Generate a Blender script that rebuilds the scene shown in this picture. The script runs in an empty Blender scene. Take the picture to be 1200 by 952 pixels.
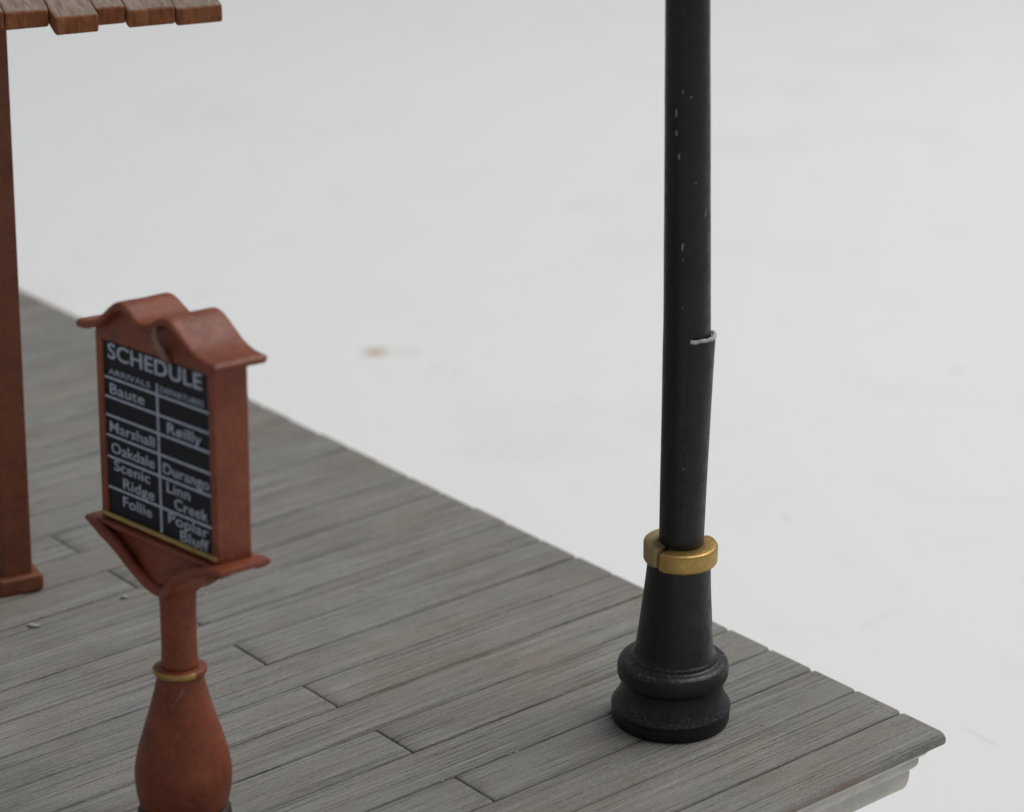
import bpy, bmesh, math, random
from mathutils import Vector, Matrix, noise
random.seed(7)
SC = bpy.context.scene
SC.unit_settings.system = 'METRIC'
SC.unit_settings.scale_length = 0.005        # one unit is one 5 mm deck board of the miniature
COL = SC.collection

# ------------------------------------------------------------------ materials
def new_mat(name):
    m = bpy.data.materials.new(name); m.use_nodes = True
    nt = m.node_tree
    for n in list(nt.nodes): nt.nodes.remove(n)
    out = nt.nodes.new('ShaderNodeOutputMaterial')
    b = nt.nodes.new('ShaderNodeBsdfPrincipled')
    nt.links.new(b.outputs[0], out.inputs[0])
    return m, nt, b

class N:
    """small helper to write node graphs"""
    def __init__(s, nt): s.nt = nt
    def link(s, a, b): s.nt.links.new(a, b)
    def coord(s, scale=(1, 1, 1), loc=(0, 0, 0), rot=(0, 0, 0)):
        t = s.nt.nodes.new('ShaderNodeTexCoord'); m = s.nt.nodes.new('ShaderNodeMapping')
        m.inputs['Scale'].default_value = scale; m.inputs['Location'].default_value = loc
        m.inputs['Rotation'].default_value = rot
        s.link(t.outputs['Object'], m.inputs[0]); return m.outputs[0]
    def noise(s, vec, scale, detail=4, rough=.55, dist=0):
        n = s.nt.nodes.new('ShaderNodeTexNoise')
        n.inputs['Scale'].default_value = scale; n.inputs['Detail'].default_value = detail
        n.inputs['Roughness'].default_value = rough; n.inputs['Distortion'].default_value = dist
        s.link(vec, n.inputs['Vector']); return n.outputs['Fac']
    def ramp(s, fac, stops):
        r = s.nt.nodes.new('ShaderNodeValToRGB'); e = r.color_ramp.elements
        while len(e) > 1: e.remove(e[-1])
        for i, (p, c) in enumerate(stops):
            el = e[0] if i == 0 else e.new(p)
            el.position = p
            el.color = (c, c, c, 1) if isinstance(c, (int, float)) else (*c, 1)
        s.link(fac, r.inputs[0]); return r.outputs[0]
    def mix(s, fac, a, b, mode='MIX'):
        m = s.nt.nodes.new('ShaderNodeMix'); m.data_type = 'RGBA'; m.blend_type = mode
        for sock, v in ((m.inputs[0], fac), (m.inputs[6], a), (m.inputs[7], b)):
            if isinstance(v, (int, float)): sock.default_value = v
            elif isinstance(v, tuple): sock.default_value = (*v, 1)
            else: s.link(v, sock)
        return m.outputs[2]
    def math(s, op, a, b=0.):
        m = s.nt.nodes.new('ShaderNodeMath'); m.operation = op
        for i, v in enumerate((a, b)):
            if isinstance(v, (int, float)): m.inputs[i].default_value = v
            else: s.link(v, m.inputs[i])
        return m.outputs[0]
    def bump(s, h, strength, dist, bsdf, prev=None):
        b = s.nt.nodes.new('ShaderNodeBump')
        b.inputs['Strength'].default_value = strength; b.inputs['Distance'].default_value = dist
        s.link(h, b.inputs['Height'])
        if prev is not None: s.link(prev, b.inputs['Normal'])
        if bsdf is not None: s.link(b.outputs[0], bsdf.inputs['Normal'])
        return b.outputs[0]
    def upness(s):
        g = s.nt.nodes.new('ShaderNodeNewGeometry'); x = s.nt.nodes.new('ShaderNodeSeparateXYZ')
        s.link(g.outputs['True Normal'], x.inputs[0]); return x.outputs[2]

def mat_plastic(name, base, dark, light, rough=.5, dust=.0, dustcol=(.5, .48, .45), spec=.4, grain=.012, speck=.62):
    m, nt, b = new_mat(name); n = N(nt)
    v = n.coord()
    f = n.noise(v, 1.7, 5, .6, .4)
    c = n.ramp(f, [(.3, dark), (.5, base), (.72, light)])
    f2 = n.noise(v, 9, 4, .65)
    c = n.mix(.35, c, n.ramp(f2, [(.35, dark), (.65, light)]))
    if dust:
        d = n.math('MULTIPLY', n.ramp(n.noise(v, 38, 3, .7), [(speck - .1, 0.), (speck + .04, 1.)]),
                   n.ramp(n.noise(v, 3.1, 3, .6), [(.35, .25), (.65, 1.)]))
        up = n.ramp(n.upness(), [(.12, .02), (.75, 1.)])
        c = n.mix(n.math('MULTIPLY', n.math('MULTIPLY', d, up), dust), c, dustcol)
    n.link(c, b.inputs['Base Color'])
    b.inputs['Specular IOR Level'].default_value = spec
    r = n.ramp(n.noise(v, 5, 4, .6), [(.3, rough - .08), (.7, rough + .12)])
    n.link(r, b.inputs['Roughness'])
    p = n.bump(n.noise(v, 42, 4, .6), .5, grain, None)
    n.bump(n.noise(v, 6, 3, .5), .35, .03, b, p)
    return m

def mat_deck():
    m, nt, b = new_mat('weathered_grey_boards'); n = N(nt)
    at = nt.nodes.new('ShaderNodeAttribute'); at.attribute_name = 'board'
    seed = n.math('MULTIPLY', at.outputs['Fac'], 37.0)
    t = nt.nodes.new('ShaderNodeTexCoord')
    add = nt.nodes.new('ShaderNodeVectorMath'); add.operation = 'ADD'
    comb = nt.nodes.new('ShaderNodeCombineXYZ')
    n.link(seed, comb.inputs[0]); n.link(n.math('MULTIPLY', seed, .73), comb.inputs[2])
    n.link(t.outputs['Object'], add.inputs[0]); n.link(comb.outputs[0], add.inputs[1])
    def mp(sc):
        k = nt.nodes.new('ShaderNodeMapping'); k.inputs['Scale'].default_value = sc
        n.link(add.outputs[0], k.inputs[0]); return k.outputs[0]
    raw = n.coord()
    # per-board tint
    tint = n.ramp(at.outputs['Fac'], [(0, (.254, .244, .226)), (.35, (.272, .261, .242)), (.6, (.264, .250, .230)), (.8, (.268, .260, .246)), (1, (.278, .267, .249))])
    # broad stains, brown and bluish
    st = n.ramp(n.noise(mp((.35, .9, 1)), 1.3, 4, .55, .6), [(.36, (.95, .975, .985)), (.52, (1, 1, 1)), (.68, (1.02, .96, .91))])
    c = n.mix(.9, tint, st, 'MULTIPLY')
    c = n.mix(.55, c, n.ramp(n.noise(raw, .32, 4, .6, .5), [(.3, (.86, .86, .86)), (.7, (1.10, 1.09, 1.07))]), 'MULTIPLY')
    c = n.mix(n.ramp(n.noise(n.coord((.6, 1, 1), (3.1, 1.7, 0)), .42, 5, .62, .4), [(.48, 0.), (.64, .6)]), c, (.240, .205, .170))
    sz = nt.nodes.new('ShaderNodeSeparateXYZ'); n.link(t.outputs['Object'], sz.inputs[0])
    wear = n.math('MULTIPLY', n.ramp(n.math('SUBTRACT', H_DECK, sz.outputs[2]), [(.05, 0.), (.12, 1.)]), n.ramp(n.noise(n.coord((.5, 1, 1)), 1.3, 4, .6), [(.46, 0.), (.58, .8)]))
    wear = n.math('MULTIPLY', wear, n.ramp(n.math('MULTIPLY', sz.outputs[0], -.1), [(.13, 0.), (.22, 1.)]))
    c = n.mix(wear, c, (.26, .185, .13))
    # fine grain streaks along X
    g1 = n.noise(mp((.42, 9.5, 1)), 2.2, 5, .62, .25)
    g2 = n.noise(mp((.42, 17, 1)), 2.4, 6, .74, .10)
    gm = n.ramp(n.noise(mp((.28, 1.2, 1)), 1.9, 3, .6), [(.38, .35), (.6, 1.)])    # grain comes and goes
    c = n.mix(n.math('MULTIPLY', n.ramp(g1, [(.60, 0.), (.72, 1.)]), .1), c, (.39, .38, .365))
    c = n.mix(n.math('MULTIPLY', n.math('MULTIPLY', n.ramp(g2, [(.54, 0.), (.63, 1.)]), gm), .30), c, (.39, .38, .365))
    c = n.mix(n.math('MULTIPLY', n.math('MULTIPLY', n.ramp(g2, [(.37, 1.), (.45, 0.)]), gm), .30), c, (.125, .118, .11))
    c = n.mix(n.math('MULTIPLY', n.ramp(g1, [(.29, 1.), (.38, 0.)]), .12), c, (.145, .132, .117))
    # long scribed grain lines: thin contours of a stretched noise, in patches
    g3 = n.noise(mp((.12, 11.5, 1)), 2.0, 2, .5, 0)
    pm = n.noise(mp((.30, 1.1, 1)), 1.5, 4, .62)
    patch = n.ramp(pm, [(.38, .25), (.54, 1.)])
    rough_ = n.ramp(n.noise(mp((3.2, 26, 1)), 1.6, 3, .7), [(.36, .25), (.58, 1.)])
    lines = n.math('MULTIPLY', n.math('MULTIPLY', n.ramp(g3, [(.34, 1.), (.43, 0.)]), patch), rough_)
    hil = n.math('MULTIPLY', n.math('MULTIPLY', n.ramp(g3, [(.54, 0.), (.64, 1.)]), patch), rough_)
    c = n.mix(n.math('MULTIPLY', lines, .62), c, (.115, .108, .098))
    c = n.mix(n.math('MULTIPLY', hil, .52), c, (.40, .39, .375))
    # powdery dust
    d1 = n.math('MULTIPLY', n.ramp(n.noise(n.coord((.55, 1, 1)), 40, 3, .75), [(.56, 0.), (.66, 1.)]), n.ramp(n.noise(raw, 1.1, 4, .6), [(.4, .15), (.62, 1.)]))
    c = n.mix(n.math('MULTIPLY', d1, .65), c, (.5, .495, .48))
    d2 = n.ramp(n.noise(n.coord((.5, 1, 1)), 30, 2, .65), [(.34, 1.), (.41, 0.)])
    c = n.mix(n.math('MULTIPLY', d2, .4), c, (.15, .145, .135))
    n.link(c, b.inputs['Base Color'])
    b.inputs['Roughness'].default_value = .82; b.inputs['Specular IOR Level'].default_value = .25
    p = n.bump(n.math('MULTIPLY', g2, gm), .75, .035, None)
    p = n.bump(g1, .6, .06, None, p)
    p = n.bump(n.math('SUBTRACT', 1., lines), .6, .03, None, p)
    n.bump(n.noise(raw, 34, 3, .6), .4, .02, b, p)
    return m

def mat_table():
    m, nt, b = new_mat('white_scuffed_tabletop'); n = N(nt)
    v = n.coord()
    c = n.ramp(n.noise(v, .05, 4, .55), [(.35, (.802, .804, .806)), (.65, (.818, .813, .806))])
    c = n.mix(n.ramp(n.noise(v, .16, 6, .68, .8), [(.54, 0.), (.70, .30)]), c, (.68, .66, .63))
    # scattered faint scuffs, stretched one way
    s = n.ramp(n.noise(n.coord((1, 3.2, 1), rot=(0, 0, .7)), .55, 3, .6, .6), [(.66, 0.), (.76, .40)])
    c = n.mix(s, c, (.55, .54, .53))
    s = n.ramp(n.noise(n.coord((3.5, .8, 1), rot=(0, 0, .35)), .8, 2, .55, .4), [(.69, 0.), (.77, .3)])
    c = n.mix(s, c, (.52, .51, .50))
    # one ochre mark with a smear, where it stands on the table
    def spot(loc, sc, rot, p0, p1):
        mp = nt.nodes.new('ShaderNodeMapping'); mp.vector_type = 'TEXTURE'
        mp.inputs['Location'].default_value = loc; mp.inputs['Scale'].default_value = sc
        mp.inputs['Rotation'].default_value = (0, 0, rot)
        t = nt.nodes.new('ShaderNodeTexCoord'); n.link(t.outputs['Object'], mp.inputs[0])
        gr = nt.nodes.new('ShaderNodeTexGradient'); gr.gradient_type = 'SPHERICAL'
        n.link(mp.outputs[0], gr.inputs[0]); return n.ramp(gr.outputs['Fac'], [(p0, 0.), (p1, 1.)])
    P = STAIN
    c = n.mix(n.math('MULTIPLY', spot((P[0], P[1], 0), (.46, .42, 1), -.15, .0, .8), .9), c, (.50, .33, .22))
    c = n.mix(n.math('MULTIPLY', spot((P[0] + .55, P[1] - .45, 0), (.75, .5, 1), -.5, .0, .9), .4), c, (.62, .61, .53))
    n.link(c, b.inputs['Base Color'])
    b.inputs['Roughness'].default_value = .6; b.inputs['Specular IOR Level'].default_value = .2
    n.bump(n.noise(v, 2.5, 4, .6), .12, .05, b)
    return m

def mat_gold(name, a, d, rough=.42, metal=.75):
    m, nt, b = new_mat(name); n = N(nt); v = n.coord()
    c = n.ramp(n.noise(v, 3.2, 4, .55), [(.22, d), (.46, a), (.75, tuple(x * 1.12 for x in a))])
    n.link(c, b.inputs['Base Color']); b.inputs['Metallic'].default_value = metal
    n.link(n.ramp(n.noise(v, 11, 3, .6), [(.3, rough - .1), (.7, rough + .15)]), b.inputs['Roughness'])
    n.bump(n.noise(v, 24, 4, .6), .5, .015, b)
    return m

def mat_shake():
    m, nt, b = new_mat('weathered_roof_shakes'); n = N(nt)
    v = n.coord((1, .16, .5)); raw = n.coord()
    g = n.noise(v, 14, 5, .65)
    c = n.ramp(n.noise(raw, 2.2, 4, .6), [(.3, (.18, .115, .085)), (.7, (.28, .21, .17))])
    c = n.mix(.6, c, n.ramp(g, [(.35, (.13, .08, .055)), (.62, (.34, .27, .225))]))
    # bare brown stain shows on the cut ends and edges of the boards
    g_ = nt.nodes.new('ShaderNodeNewGeometry'); x = nt.nodes.new('ShaderNodeSeparateXYZ')
    tc = nt.nodes.new('ShaderNodeTexCoord'); n.link(tc.outputs['Normal'], x.inputs[0])
    endc = n.ramp(n.noise(n.coord((1, 1, .35)), 5, 5, .65, .5), [(.32, (.12, .038, .015)), (.5, (.235, .076, .028)), (.68, (.33, .13, .048))])
    up = n.ramp(n.math('ADD', x.outputs[2], n.math('MULTIPLY', n.math('SUBTRACT', n.noise(raw, 9, 3, .6), .5), .5)), [(.45, 0.), (.72, 1.)])
    c = n.mix(up, endc, c)
    n.link(c, b.inputs['Base Color']); b.inputs['Roughness'].default_value = .7
    b.inputs['Specular IOR Level'].default_value = .3
    n.bump(g, .6, .04, b)
    return m

def mat_plain(name, col, rough=.6, spec=.3, var=.12, scale=8):
    m, nt, b = new_mat(name); n = N(nt); v = n.coord()
    c = n.ramp(n.noise(v, scale, 4, .6), [(.3, tuple(x * (1 - var) for x in col)), (.7, tuple(x * (1 + var) for x in col))])
    n.link(c, b.inputs['Base Color']); b.inputs['Roughness'].default_value = rough
    b.inputs['Specular IOR Level'].default_value = spec
    n.bump(n.noise(v, 30, 3, .6), .3, .01, b)
    return m

TABLE_Z = -3.0
H_DECK = 3.0
STAIN = (8.86, 26.77)
M_DECK = mat_deck()
M_TABLE = mat_table()
M_TRIM = mat_plain('grey_moulding', (.56, .535, .49), .75, .25, .14, 3)
M_RED = mat_plastic('red_brown_plastic', (.205, .047, .020), (.125, .027, .0125), (.285, .074, .031), .40, .2, (.42, .33, .28), .34)
M_POST = mat_plastic('brown_post_plastic', (.180, .054, .0235), (.13, .038, .0175), (.225, .072, .033), .5, .1, (.45, .38, .33), .4)
M_BLACK = mat_plastic('black_satin_paint', (.0062, .0062, .008), (.004, .004, .0052), (.0098, .0098, .012), .41, .6, (.24, .24, .245), .38, .008, .60)
M_DARK = mat_plastic('dark_base_paint', (.03, .013, .010), (.018, .009, .008), (.045, .02, .014), .5, .2)
M_GOLD = mat_gold('brass_paint', (.45, .29, .095), (.28, .175, .06))
M_GOLDOLD = mat_gold('tarnished_brass_paint', (.33, .25, .125), (.17, .13, .075), .58, .4)
M_GILT = mat_gold('worn_gilt', (.40, .27, .09), (.24, .14, .05), .5, .4)
M_PANEL = mat_plain('black_schedule_card', (.009, .009, .017), .5, .2, .25, 5)
M_PRINT = mat_plain('pale_blue_print', (.41, .45, .55), .6, .25, .18, 14)
M_SCUFF = mat_plain('scuffed_paint', (.21, .205, .20), .6, .3, .5, 20)
M_CHIP = mat_plain('bare_chip', (.42, .41, .41), .7, .2, .4, 12)
M_TAN = mat_plain('tan_chip', (.26, .17, .11), .7, .2, .3, 12)
M_GLUE = mat_plain('dried_glue', (.22, .115, .08), .4, .5, .25, 9)
M_FLAKE = mat_plain('pale_debris', (.38, .37, .355), .8, .2, .3, 20)
M_SHAKE = mat_shake()

# ------------------------------------------------------------------ object helpers
def link(name, bm, mats, parent=None, smooth=True, loc=None, recalc=True):
    if recalc: bmesh.ops.recalc_face_normals(bm, faces=bm.faces)
    me = bpy.data.meshes.new(name); bm.to_mesh(me); bm.free()
    for m in (mats if isinstance(mats, (list, tuple)) else [mats]): me.materials.append(m)
    if smooth:
        for p in me.polygons: p.use_smooth = True
    o = bpy.data.objects.new(name, me); COL.objects.link(o)
    if parent: o.parent = parent
    if loc: o.location = loc
    return o

def bevel(o, w, seg=3, ang=35):
    b = o.modifiers.new('bevel', 'BEVEL'); b.width = w; b.segments = seg
    b.limit_method = 'ANGLE'; b.angle_limit = math.radians(ang); b.harden_normals = False
    return o

def thing(name, label, cat, loc=(0, 0, 0), rot=(0, 0, 0), group=None):
    o = bpy.data.objects.new(name, None); COL.objects.link(o)
    o.location = loc; o.rotation_euler = rot; o.empty_display_size = .3
    o['label'] = label; o['category'] = cat
    if group: o['group'] = group
    return o

def add_box(bm, x0, x1, y0, y1, z0, z1):
    vs = [bm.verts.new((x, y, z)) for z in (z0, z1) for y in (y0, y1) for x in (x0, x1)]
    for f in ((0, 2, 3, 1), (4, 5, 7, 6), (0, 1, 5, 4), (2, 6, 7, 3), (0, 4, 6, 2), (1, 3, 7, 5)):
        bm.faces.new([vs[i] for i in f])

def spline(pts, sub=5):
    """Catmull-Rom through 2-D points"""
    out = []
    P = [pts[0]] + list(pts) + [pts[-1]]
    for i in range(1, len(P) - 2):
        for k in range(sub):
            t = k / sub
            out.append(tuple(.5 * (2 * b + (c - a) * t + (2 * a - 5 * b + 4 * c - d) * t * t + (3 * b - a - 3 * c + d) * t ** 3)
                             for a, b, c, d in zip(P[i - 1], P[i], P[i + 1], P[i + 2])))
    out.append(tuple(pts[-1])); return out

def lathe(prof, seg=72, wob=.0, a0=0., a1=2 * math.pi, axis=None):
    """prof: (z, r) list; axis: z -> (x, y) offset; partial sweeps stay open"""
    bm = bmesh.new(); full = abs(a1 - a0 - 2 * math.pi) < 1e-6
    nring = seg if full else seg + 1
    rings = []
    for z, r in prof:
        ox, oy = axis(z) if axis else (0, 0)
        ring = []
        for k in range(nring):
            a = a0 + (a1 - a0) * k / seg
            rr = r * (1 + wob * noise.noise(Vector((math.cos(a) * 1.3, math.sin(a) * 1.3, z * .9))))
            ring.append(bm.verts.new((ox + rr * math.cos(a), oy + rr * math.sin(a), z)))
        rings.append(ring)
    for A, B in zip(rings, rings[1:]):
        for k in range(nring if full else nring - 1):
            j = (k + 1) % nring
            bm.faces.new((A[k], A[j], B[j], B[k]))
    if full:
        bm.faces.new(rings[0][::-1]); bm.faces.new(rings[-1])
    return bm, rings

def tube(bm, pts, rads, seg=8):
    pts = [Vector(p) for p in pts]; rings = []
    for i, p in enumerate(pts):
        t = (pts[min(i + 1, len(pts) - 1)] - pts[max(i - 1, 0)]).normalized()
        a = t.orthogonal().normalized(); b = t.cross(a)
        if rings:                     # keep frames from spinning
            a = (pa - t * pa.dot(t)).normalized(); b = t.cross(a)
        pa = a
        rings.append([bm.verts.new(p + (a * math.cos(w) + b * math.sin(w)) * rads[i]) for w in [2 * math.pi * k / seg for k in range(seg)]])
    for A, B in zip(rings, rings[1:]):
        for k in range(seg): bm.faces.new((A[k], A[(k + 1) % seg], B[(k + 1) % seg], B[k]))
    bm.faces.new(rings[0][::-1]); bm.faces.new(rings[-1])

# ------------------------------------------------------------------ tabletop (setting)
bm = bmesh.new(); R_ = 420; nn = 2
vs = [bm.verts.new((x, y, 0)) for x, y in ((-R_, -R_), (R_, -R_), (R_, R_), (-R_, R_))]
bm.faces.new(vs)
table = link('tabletop', bm, M_TABLE, smooth=False, loc=(0, 0, TABLE_Z)); table['kind'] = 'structure'

# ------------------------------------------------------------------ platform
plat = thing('station_platform', 'grey weathered plank platform of a miniature station, standing on the white tabletop', 'platform', (0, 0, TABLE_Z))
H = -TABLE_Z
NB = 46; X0 = -24.0; GAP = .034
def board(bm, lay, x0, x1, y0, y1, val, front=False):
    """one deck board along X with worn, slightly wavy rounded long edges and rounded ends"""
    zt = H + random.uniform(-.008, .006)
    steps = max(3, int((x1 - x0) / .30)); ph = random.random() * 50
    jx = random.uniform(-.018, .018) if x1 > -1 else 0
    rad = .06
    sect = []
    def prof(e0, e1):          # e0/e1 edges in y, returns list of (y, z)
        s = [(e0 + .05, zt - .205), (e0 + .015, zt - .19), (e0, zt - .15)] if front else [(e0, zt - .205)]
        rf = .15 if front else rad
        for k in range(5):
            a = math.pi / 2 * k / 4
            s.append((e0 + rf * (1 - math.cos(a)) , zt - (rf * .75 if not front else .12) * (1 - math.sin(a))))
        for k in range(1, 4): s.append((e0 + rf + (e1 - rad - e0 - rf) * k / 4, zt))
        for k in range(5):
            a = math.pi / 2 * k / 4
            s.append((e1 - rad * (1 - math.sin(a)), zt - rad * .75 * (1 - math.cos(a))))
        s.append((e1, zt - .205)); return s
    xs = [x0, x0 + .012, x0 + .03] + [x0 + (x1 - x0) * k / steps for k in range(1, steps)] + [x1 - .09, x1 - .045, x1 - .012, x1]
    if x1 > -1:
        xs = [x0, x0 + .012, x0 + .03] + [x0 + (x1 - x0) * k / steps for k in range(1, steps)] + [x1 - .11 + jx, x1 - .06 + jx, x1 - .02 + jx, x1 + jx]
    xs = [xs[0]] + [b for a, b in zip(xs, xs[1:]) if b > a + 1e-4]
    rings = []
    L = len(xs)
    for i, x in enumerate(xs):
        w0 = .012 * noise.noise(Vector((x * 1.1, y0 * 3.1 + ph, 0))) + .006 * noise.noise(Vector((x * 5, y0 + ph, 9)))
        w1 = .012 * noise.noise(Vector((x * 1.1, y1 * 3.1 + ph, 4))) + .006 * noise.noise(Vector((x * 5, y1 + ph, 2)))
        if i == 0 or i == L - 1: dz, dy = .03, .012
        elif i == 1 or i == L - 2: dz, dy = .018, .012
        elif i == L - 3 and x1 > -1: dz, dy = .005, .004
        else: dz, dy = 0, 0
        if x1 > -1 and i == L - 1: dz, dy = .10, .06
        if x1 > -1 and i == L - 2: dz, dy = .045, .032
        if x1 > -1 and front and i >= L - 3: dy *= 2.0
        e0 = y0 + (0 if front else GAP / 2) + w0 * (.6 if front else 1) + dy; e1 = y1 - GAP / 2 + w1 - dy
        rings.append([bm.verts.new((x, y, z - (dz if z > zt - .14 else 0))) for y, z in prof(e0, e1)])
    fs = []
    for A, B in zip(rings, rings[1:]):
        for k in range(len(A) - 1): fs.append(bm.faces.new((A[k], A[k + 1], B[k + 1], B[k])))
        fs.append(bm.faces.new((A[-1], A[0], B[0], B[-1])))
    fs.append(bm.faces.new(rings[0])); fs.append(bm.faces.new(rings[-1][::-1]))
    for f in fs:
        for l in f.loops: l[lay] = (val, val, val, 1)
bm = bmesh.new(); lay = bm.loops.layers.float_color.new('board')
for n in range(NB):
    if n % 2 and n > 0:
        cuts = [X0, -14.1 - random.uniform(-.02, .02), -7.05 + random.uniform(-.015, .015), 0]
    else:
        cuts = [X0, -17.6 + random.uniform(-.02, .02), 0]
    for a, b_ in zip(cuts, cuts[1:]):
        board(bm, lay, a + (.011 if a > X0 else 0), b_ - (.011 if b_ < -1 else 0), n + (0.02 if n == 0 else 0), n + 1, random.random(), n == 0)
deck = link('deck_boards', bm, M_DECK, plat)
em = deck.modifiers.new('edges', 'EDGE_SPLIT'); em.split_angle = math.radians(50)
bm = bmesh.new(); add_box(bm, X0 + .1, -.20, .22, NB - .2, H - .18, H - .075)
link('sub_deck', bm, M_DARK, plat, smooth=False)

# moulded trim below the overhang: profile (inset, z) swept round the near corner
trim = [(.225, -.185), (.205, -.22), (.198, -.28), (.208, -.35), (.235, -.41), (.275, -.445), (.312, -.457), (.316, -.475), (.308, -.51), (.312, -.57), (.332, -.63), (.368, -.675), (.402, -.69), (.406, -.71), (.402, -.76), (.41, -.90), (.43, -1.0), (.465, -1.06), (.52, -1.085), (3.2, -1.085)]
bm = bmesh.new(); rows = []
for ins, z in trim:
    ring = [bm.verts.new((X0 + .3, .02 + ins, H + z))]
    m_ = 60
    for k in range(1, m_): 
        x = X0 + .3 + (-ins - X0 - .3) * k / m_
        ring.append(bm.verts.new((x, .02 + ins + .01 * noise.noise(Vector((x * .8, z * 4, 3))), H + z + .006 * noise.noise(Vector((x * 1.3, z, 8))))))
    ring.append(bm.verts.new((-ins - .03, .02 + ins, H + z))); ring.append(bm.verts.new((-ins, .02 + ins + .03, H + z)))
    for k in range(1, m_):
        ring.append(bm.verts.new((-ins, .02 + ins + (NB - .4 - ins) * k / m_, H + z)))
    rows.append(ring)
for A, B in zip(rows, rows[1:]):
    for k in range(len(A) - 1): bm.faces.new((A[k], A[k + 1], B[k + 1], B[k]))
link('edge_moulding', bm, M_TRIM, plat)
em = plat.children[-1].modifiers.new('edges', 'EDGE_SPLIT'); em.split_angle = math.radians(40)
bm = bmesh.new(); add_box(bm, X0 + 3, -3, 3, NB - 3, 0, H - .25)
link('platform_base', bm, M_TRIM, plat, smooth=False)

# ------------------------------------------------------------------ lamp post
LX, LY = -3.095, 3.283
YAW = .865 - math.pi / 2          # local +X points to the right as seen from the front
lamp = thing('lamp_post', 'tall black lamp post with a brass collar and a mended shaft, beside the deck edge', 'lamp post', (LX, LY, 0), (0, 0, YAW))
def lean(z): return (.024 * z, 0.)
base_prof = spline([(.0, .93), (.03, .955), (.12, .962), (.21, .960), (.24, .968), (.27, .970), (.295, .955), (.34, .925), (.41, .885), (.48, .853), (.55, .832), (.63, .82), (.69, .823), (.73, .85), (.77, .88), (.83, .898), (.92, .900), (.99, .893), (1.04, .868), (1.075, .82), (1.085, .76)], 4)
base_prof += spline([(1.092, .715), (1.11, .70), (1.14, .69), (1.165, .665), (1.20, .645), (1.30, .625), (1.55, .60), (1.9, .57), (2.3, .535), (2.65, .51), (2.84, .50)], 4)
bm, _ = lathe(base_prof, 96, .006, axis=lean)
link('lamp_base', bm, M_BLACK, lamp)

def ring_half(z0, z1, r0, r1, a0, a1, seg, off, name, mat):
    """half of the collar: a solid C with rounded rims"""
    c = .05
    prof = [(z0, r0), (z0, r1 - c)] + [(z0 + c * (1 - math.cos(t)), r1 - c + c * math.sin(t)) for t in [math.pi / 2 * k / 4 for k in range(1, 5)]]
    prof += [(z1 - c * (1 - math.sin(t)), r1 - c + c * math.cos(t)) for t in [math.pi / 2 * k / 4 for k in range(0, 5)]]
    prof += [(z1, r0 + .02), (z1 - .02, r0)]
    bm = bmesh.new(); rings = []
    for k in range(seg + 1):
        a = a0 + (a1 - a0) * k / seg
        sh = 1.0
        e = min(k, seg - k)
        sh = (.93, .975, .992)[e] if e < 3 else 1.0      # soft ends
        ring = []
        for z, r in prof:
            rr = r0 + (r - r0) * sh + .006 * noise.noise(Vector((a * 2, z * 5, 1.7)))
            zz = (z - (z0 + z1) / 2) * (1 - (1 - sh) * 1.2) + (z0 + z1) / 2
            ring.append(bm.verts.new((off[0] + rr * math.cos(a), off[1] + rr * math.sin(a), zz + off[2])))
        rings.append(ring)
    for A, B in zip(rings, rings[1:]):
        for i in range(len(A)):
            j = (i + 1) % len(A); bm.faces.new((A[i], A[j], B[j], B[i]))
    bm.faces.new(rings[0][::-1]); bm.faces.new(rings[-1])
    return link(name, bm, mat, lamp)
D = math.radians
o = ring_half(2.80, 3.12, .30, .585, D(-131), D(38), 40, (.085, -.03, -.015), 'collar', M_GOLD); o['label'] = 'bright brass front half of the collar'
o = ring_half(2.80, 3.14, .30, .565, D(42), D(226), 40, (.055, .0, .0), 'collar', M_GOLDOLD); o['label'] = 'dull rear half of the collar behind the crack'
# shaft: bent where it was mended
def shaft_axis(z):
    pts = [(2.0, .058), (3.1, .080), (6.5, .075), (6.7, .072), (11.8, -.075), (16, -.19)]
    for (a, xa), (b, xb) in zip(pts, pts[1:]):
        if z <= b: return (xa + (xb - xa) * (z - a) / (b - a), 0.)
    return (pts[-1][1], 0.)
prof = [(2.5, .343)] + [(2.9 + .25 * k, .346 + .0065 * min(k, 14) / 2 * .55) for k in range(0, 15)] + [(6.75 + .4 * k, .367 - .0027 * k) for k in range(0, 24)]
bm, _ = lathe(prof, 64, .012, axis=shaft_axis)
# paint chips: tiny raised flakes on the shaft
def chip(bm, z, ang, w, h, mi, raxis=shaft_axis, rad=.352, lift=.004):
    ox, oy = raxis(z); n = 9; vs = []
    c0 = bm.verts.new((ox + (rad + lift) * math.cos(ang), oy + (rad + lift) * math.sin(ang), z))
    for k in range(n):
        t = 2 * math.pi * k / n; j = random.uniform(.6, 1.15)
        a = ang + w / rad * math.cos(t) * j
        vs.append(bm.verts.new((ox + (rad - .006) * math.cos(a), oy + (rad - .006) * math.sin(a), z + h * math.sin(t) * j)))
    for k in range(n):
        f = bm.faces.new((c0, vs[k], vs[(k + 1) % n])); f.material_index = mi
for z, sx, w, h, mi in ((10.15, -.53, .022, .075, 2), (9.86, -.53, .022, .05, 1), (9.50, -.42, .020, .065, 1), (10.5, -.25, .014, .03, 1), (10.42, .1, .012, .03, 1),
                        (8.10, -.26, .022, .075, 1), (7.13, -.25, .028, .07, 1), (6.84, -.16, .020, .045, 1), (8.6, .72, .014, .09, 1), (7.9, -.22, .01, .03, 1), (9.1, .3, .008, .02, 1)):
    chip(bm, z, -math.pi / 2 + math.asin(sx), w, h, mi, rad=.365 if z < 9 else .356)
link('shaft', bm, [M_BLACK, M_SCUFF, M_TAN], lamp)
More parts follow.
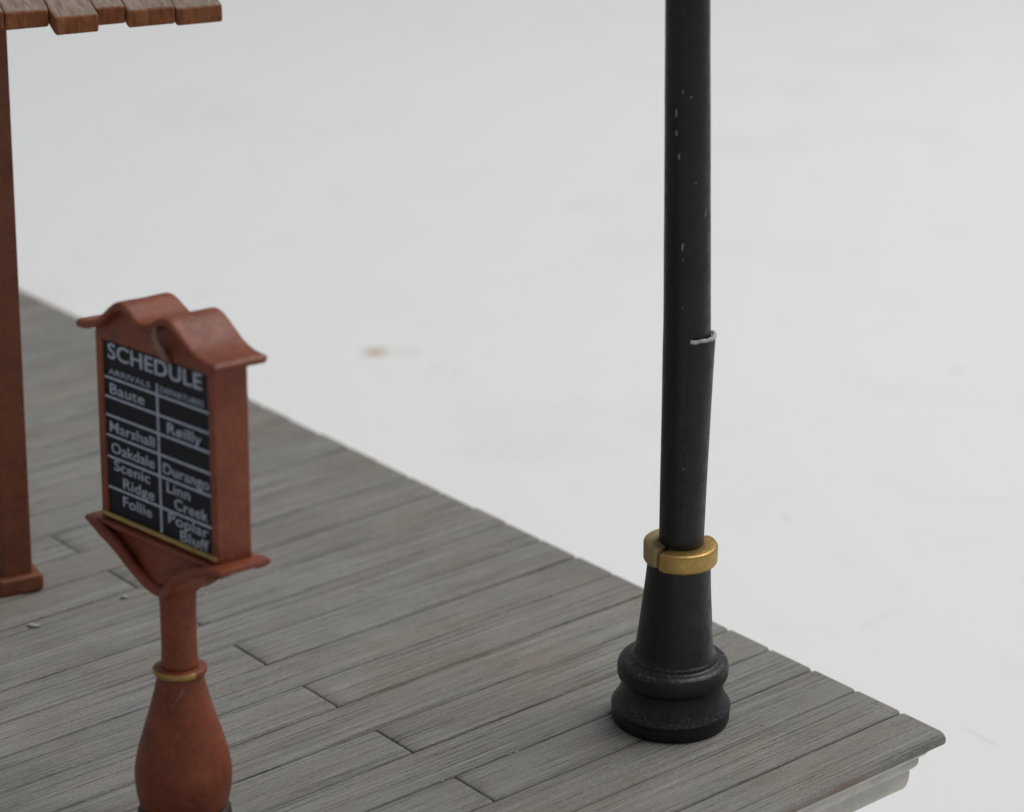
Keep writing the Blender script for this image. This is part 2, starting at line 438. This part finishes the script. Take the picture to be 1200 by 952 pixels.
# lower front half shell of the shaft, standing proud where it was glued on
def sleeve_axis(z):
    t = max(0, min(1, (z - 3.0) / 3.6)); x, y = shaft_axis(z)
    return (x + .008 + .062 * t ** 1.3, y - .012 - .012 * t)
SA0, SA1 = D(-97), D(75); bm = bmesh.new(); rings = []
zs = [2.95 + (6.60 - 2.95) * k / 30 for k in range(31)]
segs = 30
for i, z in enumerate(zs):
    ox, oy = sleeve_axis(z); ro = .356 + .012 * (z - 2.95) / 3.65; ri = ro - .07
    ring = []
    for k in range(segs + 1):
        a = SA0 + (SA1 - SA0) * k / segs
        rr = ro * (1 + .008 * noise.noise(Vector((math.cos(a) * 2, math.sin(a) * 2, z * .8))))
        zz = z
        if i == len(zs) - 1:
            zz = z + .022 * noise.noise(Vector((a * 3, 5, 1))) + .012 * noise.noise(Vector((a * 9, 2, 1)))
        ring.append(bm.verts.new((ox + rr * math.cos(a), oy + rr * math.sin(a), zz)))
    for k in range(segs, -1, -1):
        a = SA0 + (SA1 - SA0) * k / segs
        ring.append(bm.verts.new((ox + ri * math.cos(a), oy + ri * math.sin(a), z)))
    rings.append(ring)
for A, B in zip(rings, rings[1:]):
    for k in range(len(A)):
        j = (k + 1) % len(A); bm.faces.new((A[k], A[j], B[j], B[k]))
# broken lip: pale bare plastic
top = rings[-1]; m2 = 2 * (segs + 1)
for k in range(segs):
    f = bm.faces.new((top[k], top[k + 1], top[m2 - 2 - k], top[m2 - 1 - k])); f.material_index = 1
for z, sx, w, h, mi in ((6.47, -.02, .018, .03, 1), (6.30, -.08, .020, .05, 1), (6.05, .02, .009, .04, 1), (5.86, -.08, .010, .06, 1), (4.93, -.10, .014, .025, 1), (4.85, -.13, .009, .03, 1), (4.50, -.12, .012, .04, 1)):
    chip(bm, z, -math.pi / 2 + math.asin(sx), w, h, mi, sleeve_axis, .361)
o = link('mended_shell', bm, [M_BLACK, M_SCUFF], lamp)
em = o.modifiers.new('edges', 'EDGE_SPLIT'); em.split_angle = math.radians(50)
# ragged pale rim along the broken lip
bm = bmesh.new(); pts = []; rad = []
for k in range(0, 27):
    a = D(-97) + (D(20) - D(-97)) * k / 26; ox, oy = sleeve_axis(6.6)
    pts.append((ox + .357 * math.cos(a), oy + .357 * math.sin(a), 6.60 + .02 * noise.noise(Vector((a * 3, 5, 1))) + .01 * noise.noise(Vector((a * 8, 1, 1)))))
    rad.append(.030 + .012 * noise.noise(Vector((a * 5, 2, 7))))
tube(bm, pts, rad, 8)
link('chipped_edge', bm, M_CHIP, lamp)

# ------------------------------------------------------------------ schedule sign
SIGN = thing('schedule_sign', 'red brown schedule signboard with wavy twin gabled cap on a bulbous pedestal', 'sign',
             (-11.229, 5.21, 0))
SIGN.rotation_mode = 'XYZ'
SIGN.matrix_world = Matrix.Translation((-11.229, 5.21, 0)) @ Matrix.Rotation(.032, 4, 'Z') @ Matrix.Rotation(.052, 4, 'Y') @ Matrix.Rotation(-.061, 4, 'X')
# pedestal
bm, _ = lathe(spline([(-.03, .70), (.04, .72), (.2, .715), (.34, .70), (.42, .675), (.46, .60)], 4), 64, .006)
link('foot', bm, M_DARK, SIGN)
bm, _ = lathe(spline([(.36, .58), (.45, .62), (.56, .668), (.75, .707), (.98, .722), (1.15, .707), (1.4, .655), (1.7, .565), (2.0, .475), (2.25, .405), (2.45, .358), (2.58, .335)], 5), 72, .008)
link('bulb', bm, M_RED, SIGN)
bm, _ = lathe(spline([(2.52, .33), (2.55, .365), (2.57, .385), (2.60, .397), (2.635, .399), (2.655, .390), (2.668, .365), (2.68, .26)], 4), 64)
for f in bm.faces:
    c = f.calc_center_median(); r = math.hypot(c.x, c.y); a = math.degrees(math.atan2(c.y, c.x))
    if r > .37 and 2.555 < c.z < 2.66 and (a > 150 or a < -88): f.material_index = 1      # gilding worn away round the back
link('pedestal_collar', bm, [M_RED, M_GOLD], SIGN)
bm, _ = lathe(spline([(2.69, .275), (2.8, .268), (3.2, .262), (3.6, .268), (3.85, .28)], 3), 48, .01)
link('neck', bm, M_RED, SIGN)
# bracket body: lofted rounded rectangles
W_, D_, HB0, HB1 = 2.888, .588, 4.679, 7.544
def rrect(W, Dp, n, z, xs=0.0):
    pts = []
    for k in range(128):
        t = 2 * math.pi * k / 128; c, s = math.cos(t), math.sin(t)
        r = (abs(c) ** n + abs(s) ** n) ** (-1 / n)
        x, y = xs + Dp * c * r, W * s * r
        if z > 4.59:                     # the ledge is narrow under the board and widens at the two tips
            b = max(0, min(1, (abs(y) - 1.22) / .36)); x *= (.395 + .075 * b * b * (3 - 2 * b)) / .42
        pts.append((x, y, z))
    return pts
OUT = spline([(1.69, 4.60), (1.55, 4.575), (1.38, 4.54), (1.15, 4.46), (.9, 4.36), (.70, 4.25), (.55, 4.13), (.42, 4.0), (.34, 3.92), (.29, 3.84)], 3)
INN = spline([(1.36, 4.60), (1.24, 4.565), (1.06, 4.50), (.80, 4.41), (.58, 4.32), (.43, 4.23), (.33, 4.13), (.22, 4.06), (.11, 4.02), (.0, 4.0)], 3)
bm = bmesh.new()
levels = [(3.70, .268, .268, 2), (3.78, .275, .272, 2)]
for y, z in reversed(OUT):
    if z < 4.59:
        t = max(0, (z - 3.84) / .75)
        b_ = max(0, min(1, (z - 3.90) / .16)); b_ = b_ * b_ * (3 - 2 * b_)
        levels.append((z, y - .01 * b_, .275 + .045 * b_, 2.0 + 26 * t ** 1.2))
levels += [(4.592, 1.64, .38, 26), (4.605, 1.69, .41, 30), (4.64, 1.70, .42, 30), (4.672, 1.69, .41, 30), (4.679, 1.66, .39, 30)]
rings = [[bm.verts.new(p) for p in rrect(W, Dp, n, z)] for z, W, Dp, n in levels]
for A, B in zip(rings, rings[1:]):
    for k in range(128): bm.faces.new((A[k], A[(k + 1) % 128], B[(k + 1) % 128], B[k]))
bm.faces.new(rings[0][::-1]); bm.faces.new(rings[-1])
br = link('bracket', bm, M_RED, SIGN)
em = br.modifiers.new('edges', 'EDGE_SPLIT'); em.split_angle = math.radians(55)
# raised rims round the hollow front and back of the bracket
def rim(sgn):
    """a rounded lip standing proud of the hollow: down one wing, through the V at the neck and up the other"""
    bm = bmesh.new()
    h = spline([(1.60, 4.632, .42), (1.42, 4.60, .435), (1.18, 4.535, .445), (.93, 4.44, .445), (.73, 4.34, .44), (.56, 4.225, .43), (.41, 4.105, .40), (.27, 4.0, .36), (.13, 3.93, .325), (0, 3.905, .315)], 4)
    path = [(-sgn * x, y, z) for y, z, x in h] + [(-sgn * x, -y, z) for y, z, x in reversed(h[:-1])]
    n_ = len(path)
    rads = [.045 + .04 * min(1, min(i, n_ - 1 - i) / 8) for i in range(n_)]
    tube(bm, path, rads, 14)
    # web that closes the side between the lip and the wing behind it
    for s_ in (1, -1):
        rows = []
        for y, z, x in h[:-5]:
            rows.append([bm.verts.new((-sgn * (x + d_), s_ * (y + .045), z - .062)) for d_ in (0, -.08, -.16, -.22)])
        for A, B in zip(rows, rows[1:]):
            for k in range(3): bm.faces.new((A[k], A[k + 1], B[k + 1], B[k]))
    for v in bm.verts: v.co.z += .008 * noise.noise(v.co * 4)
    return bm
link('bracket_rim', rim(1), M_RED, SIGN); link('bracket_rim', rim(-1), M_RED, SIGN)

# board casing: U section with a recessed face
bm = bmesh.new(); w, d = W_ / 2, D_ / 2
sec = [(-d, w), (-d, w - .15), (-d + .06, w - .16), (-d + .06, -w + .16), (-d, -w + .15), (-d, -w), (d, -w), (d, w)]
A = [bm.verts.new((x, y, HB0 - .01)) for x, y in sec]; B = [bm.verts.new((x, y, HB1 + .05)) for x, y in sec]
for k in range(8): bm.faces.new((A[k], A[(k + 1) % 8], B[(k + 1) % 8], B[k]))
bm.faces.new(A[::-1]); bm.faces.new(B)
case = bevel(link('casing', bm, M_RED, SIGN, smooth=False), .022, 3, 50)
# gilt strip under the panel
bm = bmesh.new(); n_ = 40
for k in range(1): pass
tube(bm, [(-d + .005 + .004 * noise.noise(Vector((k * .5, 1, 1))), (w - .02) - (2 * w - .04) * k / n_, HB0 + .075 + .006 * noise.noise(Vector((k * .4, 3, 1)))) for k in range(n_ + 1)], [.04] * (n_ + 1), 10)
link('gilt_strip', bm, M_GILT, SIGN)

# schedule panel with its printing
PX = -d + .038
panel_bm = bmesh.new(); add_box(panel_bm, PX, -d + .09, -w + .158, w - .158, HB0 + .10, 7.50)
panel = link('schedule_panel', panel_bm, M_PANEL, SIGN, smooth=False)
zl = [6.858, 6.565, 6.284, 5.977, 5.650, 5.181]
bm = bmesh.new(); X1 = PX - .012
for z in zl: add_box(bm, X1, PX + .01, -w + .165, w - .165, z - .017, z + .017)
edges_z = [6.99] + [zl[0] + .02]
zz = [HB0 + .12] + [z for z in reversed(zl)] + [7.02]
for a, b_ in zip(zz, zz[1:]):
    add_box(bm, X1 + .001, PX + .01, -.060, -.018, a + (.0205 if a > 5 else 0), b_ - (.0205 if b_ < 7 else 0))
link('grid_lines', bm, M_PRINT, panel, smooth=False)

def text(body, y, z, size, wid=None, bold=.006, name='lettering', slant=0, mat=M_PRINT, align='LEFT'):
    """printed word: left end at viewer-left coordinate y (local Y), baseline z, cap height 'size'"""
    cu = bpy.data.curves.new(name, 'FONT'); cu.body = body; cu.size = 1.0; cu.extrude = .012; cu.offset = bold
    cu.resolution_u = 4; cu.space_character = 1.04
    tmp = bpy.data.objects.new('tmp', cu); COL.objects.link(tmp)
    dg = bpy.context.evaluated_depsgraph_get()
    me = bpy.data.meshes.new_from_object(tmp.evaluated_get(dg)); bpy.data.objects.remove(tmp); bpy.data.curves.remove(cu)
    xs = [v.co.x for v in me.vertices]; x0, x1 = min(xs), max(xs)
    sz = size / .69
    k = (wid / (x1 - x0)) if wid else sz
    for v in me.vertices:
        x, yy, zt = (v.co.x - x0) * k, v.co.y * sz, v.co.z
        v.co = (PX - .004 - zt * .5, y - x, z + yy)
    me.materials.append(mat); return me
def word(name, *a, **k):
    me = text(*a, **k); bm = bmesh.new(); bm.from_mesh(me); bpy.data.meshes.remove(me)
    return link(name, bm, M_PRINT, panel, smooth=False)
word('heading', 'SCHEDULE', 1.17, 7.155, .225, 2.30, .014)
word('column_title', 'ARRIVALS', 1.17, 6.915, .085, 1.04, .0); word('column_title', 'DEPARTURES', -.12, 6.915, .085, 1.04, .0)
CH = .155
for a in (('Baute', 1.15, 6.625, CH, .86), ('Marshall', 1.19, 6.045, CH, 1.12), ('Oakdale', 1.17, 5.725, CH, 1.08),
          ('Scenic', 1.12, 5.465, CH, .90), ('Ridge', .90, 5.235, CH, .78), ('Follie', .92, 4.955, CH, .72),
          ('Reilly', -.26, 6.345, CH, .82), ('Durango', -.13, 5.72, CH, 1.10), ('Linn', -.20, 5.455, CH, .56),
          ('Creek', -.38, 5.245, CH, .80), ('Poplar', -.22, 5.0, CH, .96), ('Bluff', -.50, 4.80, CH, .68)):
    word('place_name', *a)

# cap: twin gable wave, and the gable board below it
half = [(0, .115), (.05, .135), (.10, .17), (.16, .245), (.21, .36), (.26, .48), (.30, .55), (.335, .57), (.37, .545), (.42, .465), (.46, .40), (.5, .375)]
RW = 1.66; ZB = HB1
topc = [(RW - s * 2 * RW, ZB + h) for s, h in half]; topc += [(-y, z) for y, z in reversed(topc[:-1])]
topc = spline(topc, 4)
def under(y, z):
    s = abs(y) / RW
    return z - (.135 if s < .95 else .12)
bm = bmesh.new(); DX = .465; rows = []
prof = []
n_ = len(topc)
top_, bot_ = topc, [(y, under(y, z)) for y, z in topc]
ends = lambda side: None
def loop(x, inset):
    # closed outline, rounded tips, inset vertically for soft front and back edges
    pts = []
    for i, (y, z) in enumerate(top_): pts.append((x, y * (1 - inset * .25), z - inset * .8))
    pts.append((x, -RW - .035 + inset * .5, ZB + .06))
    for y, z in reversed(bot_): pts.append((x, y * (1 - inset * .25), z + inset * .6))
    pts.append((x, RW + .035 - inset * .5, ZB + .06))
    return pts
xs = [(-DX, .05), (-DX + .012, .024), (-DX + .04, .005), (-DX + .08, 0)] + [(-DX + .08 + (2 * DX - .16) * k / 8, 0) for k in range(1, 8)] + [(DX - .08, 0), (DX - .04, .005), (DX - .012, .024), (DX, .05)]
for x, ins in xs:
    r = []
    for p in loop(x, ins):
        nz = .012 * noise.noise(Vector((p[0] * 3, p[1] * 2.2, 1.0)))
        r.append(bm.verts.new((p[0] + .02 * noise.noise(Vector((p[1] * 2.1, 7, p[0] * .5))), p[1], p[2] + nz)))
    rows.append(r)
for A, B in zip(rows, rows[1:]):
    for k in range(len(A)): bm.faces.new((A[k], A[(k + 1) % len(A)], B[(k + 1) % len(B)], B[k]))
bm.faces.new(rows[0][::-1]); bm.faces.new(rows[-1])
cap = link('cap', bm, M_RED, SIGN)
em = cap.modifiers.new('edges', 'EDGE_SPLIT'); em.split_angle = math.radians(60)
# gable board, filling the space between the cap and the panel
bm = bmesh.new()
gy = [y for y, z in bot_ if abs(y) < w - .02]; gz = [z for y, z in bot_ if abs(y) < w - .02]
lowc = [(y, 7.41 + .03 * math.cos(y / w * math.pi / 2)) for y in gy]
fr = [bm.verts.new((-d - .004, y, max(z + .06, l[1] + .05))) for y, z, l in zip(gy, gz, lowc)]; fl = [bm.verts.new((-d - .004, y, z)) for y, z in lowc]
bt = [bm.verts.new((d - .01, y, max(z + .06, l[1] + .05))) for y, z, l in zip(gy, gz, lowc)]; bl = [bm.verts.new((d - .01, y, z)) for y, z in lowc]
for k in range(len(gy) - 1):
    bm.faces.new((fr[k], fr[k + 1], fl[k + 1], fl[k])); bm.faces.new((bt[k], bl[k], bl[k + 1], bt[k + 1]))
    bm.faces.new((fr[k], bt[k], bt[k + 1], fr[k + 1])); bm.faces.new((fl[k], fl[k + 1], bl[k + 1], bl[k]))
bm.faces.new((fr[0], fl[0], bl[0], bt[0])); bm.faces.new((fr[-1], bt[-1], bl[-1], fl[-1]))
link('gable_board', bm, M_RED, SIGN, smooth=False)
# dried glue run in the valley of the cap, a hair of glue on the bulb
bm = bmesh.new()
tube(bm, [(-.43, -.36, 7.93), (-.475, -.36, 7.91), (-.487, -.36, 7.87), (-.485, -.36, 7.80), (-.44, -.37, 7.68), (-.38, -.385, 7.57), (-.335, -.395, 7.47), (-.31, -.405, 7.40)],
     [.02, .045, .06, .05, .075, .06, .08, .03], 12)
for v in bm.verts: v.co += Vector((.0, .022 * noise.noise(v.co * 9), .02 * noise.noise(v.co * 8 + Vector((4, 0, 0)))))
link('glue_run', bm, M_GLUE, SIGN)
bm = bmesh.new()
gp = []
for z, rr, sd in ((2.50, .352, .14), (2.42, .372, .17), (2.34, .393, .10), (2.26, .413, -.06), (2.18, .434, -.18), (2.10, .452, -.26)):
    d_ = (Vector((-.648, -.761, 0)) + Vector((.761, -.649, 0)) * sd).normalized(); gp.append(Matrix.Rotation(-.032, 3, 'Z') @ (d_ * rr) + Vector((0, 0, z)))
tube(bm, gp, [.008, .014, .015, .013, .011, .004], 8)
link('glue_thread', bm, M_GLUE, SIGN)

# ------------------------------------------------------------------ shelter
SH = thing('platform_shelter', 'brown shelter with a square post and a weathered plank roof, behind the signboard', 'shelter', (-8.75, 14.42, 0), (0, 0, D(-12)))
bm = bmesh.new()
for k in range(13):
    z = .25 + (10.33 - .25) * k / 12; sx = .015 * (z - .4)
    r = [bm.verts.new((sx + x, y, z)) for x, y in ((-.275, -.27), (.27, -.27), (.27, .27), (-.275, .27))]
    if k:
        for i in range(4): bm.faces.new((p[i], p[(i + 1) % 4], r[(i + 1) % 4], r[i]))
    else: bm.faces.new(r[::-1])
    p = r
bm.faces.new(p)
post = bevel(link('post', bm, M_POST, SH, smooth=False), .028, 3)
bm = bmesh.new(); add_box(bm, -.40, .435, -.40, .40, -.005, .325)
bevel(link('post_foot', bm, M_POST, post, smooth=False), .07, 4)
bm = bmesh.new(); add_box(bm, -5.0, .30, -.22, .22, 10.16, 10.55)
bevel(link('roof_beam', bm, M_POST, SH, smooth=False), .04, 2)
# roof: one mesh of separate shakes with staggered ends
bm = bmesh.new(); SL = D(22)
shk = [(-5.1, -4.3, .0, 10.40), (-4.29, -3.5, -.05, 10.40), (-3.49, -2.7, .03, 10.39), (-2.69, -1.75, -.04, 10.38), (-1.74, -.86, .02, 10.40), (-.85, .15, -.03, 10.36),
       (.165, .925, .015, 10.315), (.94, 1.70, -.17, 10.19), (1.715, 2.245, .03, 10.235), (2.26, 3.105, -.03, 10.155), (3.12, 3.965, -.02, 10.10)]
for i, (a, b_, off, zb) in enumerate(shk):
    th = .31 if i != 7 else .315
    T = 7.0; n_ = 12
    rings = []
    for k in range(n_ + 1):
        t = T * k / n_; y = -1.0 + off + t * math.cos(SL); z = zb + t * math.sin(SL)
        j = .015 * noise.noise(Vector((i * 3.1, t * 1.5, 0)))
        sk = .02 * t / T
        rings.append([bm.verts.new(c) for c in ((a + j, y, z), (b_ + j, y, z - .01), (b_ + j, y, z + th - .01), (a + j, y, z + th))])
    for A, B in zip(rings, rings[1:]):
        for k in range(4): bm.faces.new((A[k], A[(k + 1) % 4], B[(k + 1) % 4], B[k]))
    bm.faces.new(rings[0][::-1]); bm.faces.new(rings[-1])
bevel(link('roof_planks', bm, M_SHAKE, SH, smooth=False), .045, 3, 40)

# ------------------------------------------------------------------ loose grit and flakes on the deck
bm = bmesh.new()
def flake(x, y, s, flat=.5):
    n0 = len(bm.verts)
    r = bmesh.ops.create_icosphere(bm, subdivisions=1, radius=s, matrix=Matrix.Translation((x, y, s * flat * .55)) @ Matrix.Rotation(random.random() * 6, 4, 'Z') @ Matrix.Diagonal((random.uniform(.7, 1.6), random.uniform(.6, 1.), flat, 1)))
    for v in r['verts']: v.co += Vector((random.uniform(-.3, .3), random.uniform(-.3, .3), random.uniform(-.1, .1))) * s
for k in range(420):
    x = -random.uniform(.3, 14); y = random.uniform(.4, 20)
    if random.random() < .5: y = round(y) + random.uniform(-.06, .06)
    flake(x, y, random.choice((.008, .010, .012, .014, .017, .021)) , .5)
gr = link('loose_grit', bm, M_FLAKE, smooth=False); gr['kind'] = 'stuff'; gr['label'] = 'fine pale grit and dust specks scattered over the grey deck boards'; gr['category'] = 'grit'
def chipthing(x, y, pts, rads, label):
    b2 = bmesh.new(); tube(b2, pts, rads, 8)
    for v in b2.verts: v.co.z *= .55; v.co += Vector((random.uniform(-1, 1), random.uniform(-1, 1), random.uniform(-.5, .5))) * .008
    o = link('paint_flake', b2, M_FLAKE, loc=(x, y, .012)); o['label'] = label; o['category'] = 'flake'; o['group'] = 'pale flakes lying on the deck'
chipthing(-9.38, 12.77, [(-.02, .10, .02), (.0, .05, .02), (.02, 0, .025), (.07, -.05, .02), (.13, -.07, .02)], [.02, .04, .05, .04, .02], 'pale curled flake on the deck in front of the shelter post')
chipthing(-7.50, 12.75, [(-.05, .04, .02), (.0, .0, .025), (.06, -.03, .02)], [.02, .04, .02], 'small pale flake on the deck just left of the sign bracket')

# ------------------------------------------------------------------ camera
cam_d = bpy.data.cameras.new('camera'); cam = bpy.data.objects.new('camera', cam_d); COL.objects.link(cam)
F, PITCH, CYAW, ROLL = 3103.77, .366672, .865014, .0075426
f = Vector((math.cos(PITCH) * math.cos(CYAW), math.cos(PITCH) * math.sin(CYAW), -math.sin(PITCH)))
r = f.cross(Vector((0, 0, 1))).normalized(); u = r.cross(f)
r2 = r * math.cos(ROLL) + u * math.sin(ROLL); u2 = -r * math.sin(ROLL) + u * math.cos(ROLL)
Mx = Matrix((r2, u2, -f)).transposed().to_4x4(); Mx.translation = (-30.0185, -24.2831, 20.1531)
cam.matrix_world = Mx
cam_d.sensor_width = 36; cam_d.sensor_fit = 'HORIZONTAL'; cam_d.lens = 36 * F / 1200
cam_d.clip_start = .5; cam_d.clip_end = 2000
cam_d.dof.use_dof = True; cam_d.dof.focus_distance = 42.0; cam_d.dof.aperture_fstop = .20
SC.camera = cam

# ------------------------------------------------------------------ light: a wide soft source overhead and room bounce
wd = bpy.data.worlds.new('World'); SC.world = wd; wd.use_nodes = True
bg = wd.node_tree.nodes['Background']; bg.inputs[0].default_value = (.94, .97, 1.0, 1); bg.inputs[1].default_value = .25
def area(name, loc, target, size, power, col):
    l = bpy.data.lights.new(name, 'AREA'); l.shape = 'DISK'; l.size = size; l.energy = power; l.color = col
    o = bpy.data.objects.new(name, l); COL.objects.link(o); o.location = loc
    o.rotation_euler = (Vector(target) - Vector(loc)).to_track_quat('-Z', 'Y').to_euler(); return o
area('softbox_light', (62, -6, 122), (0, 10, 0), 110, 152000, (1, .998, .99))
SC.view_settings.view_transform = 'Standard'; SC.view_settings.look = 'None'
SC.view_settings.exposure = 0; SC.view_settings.gamma = 1
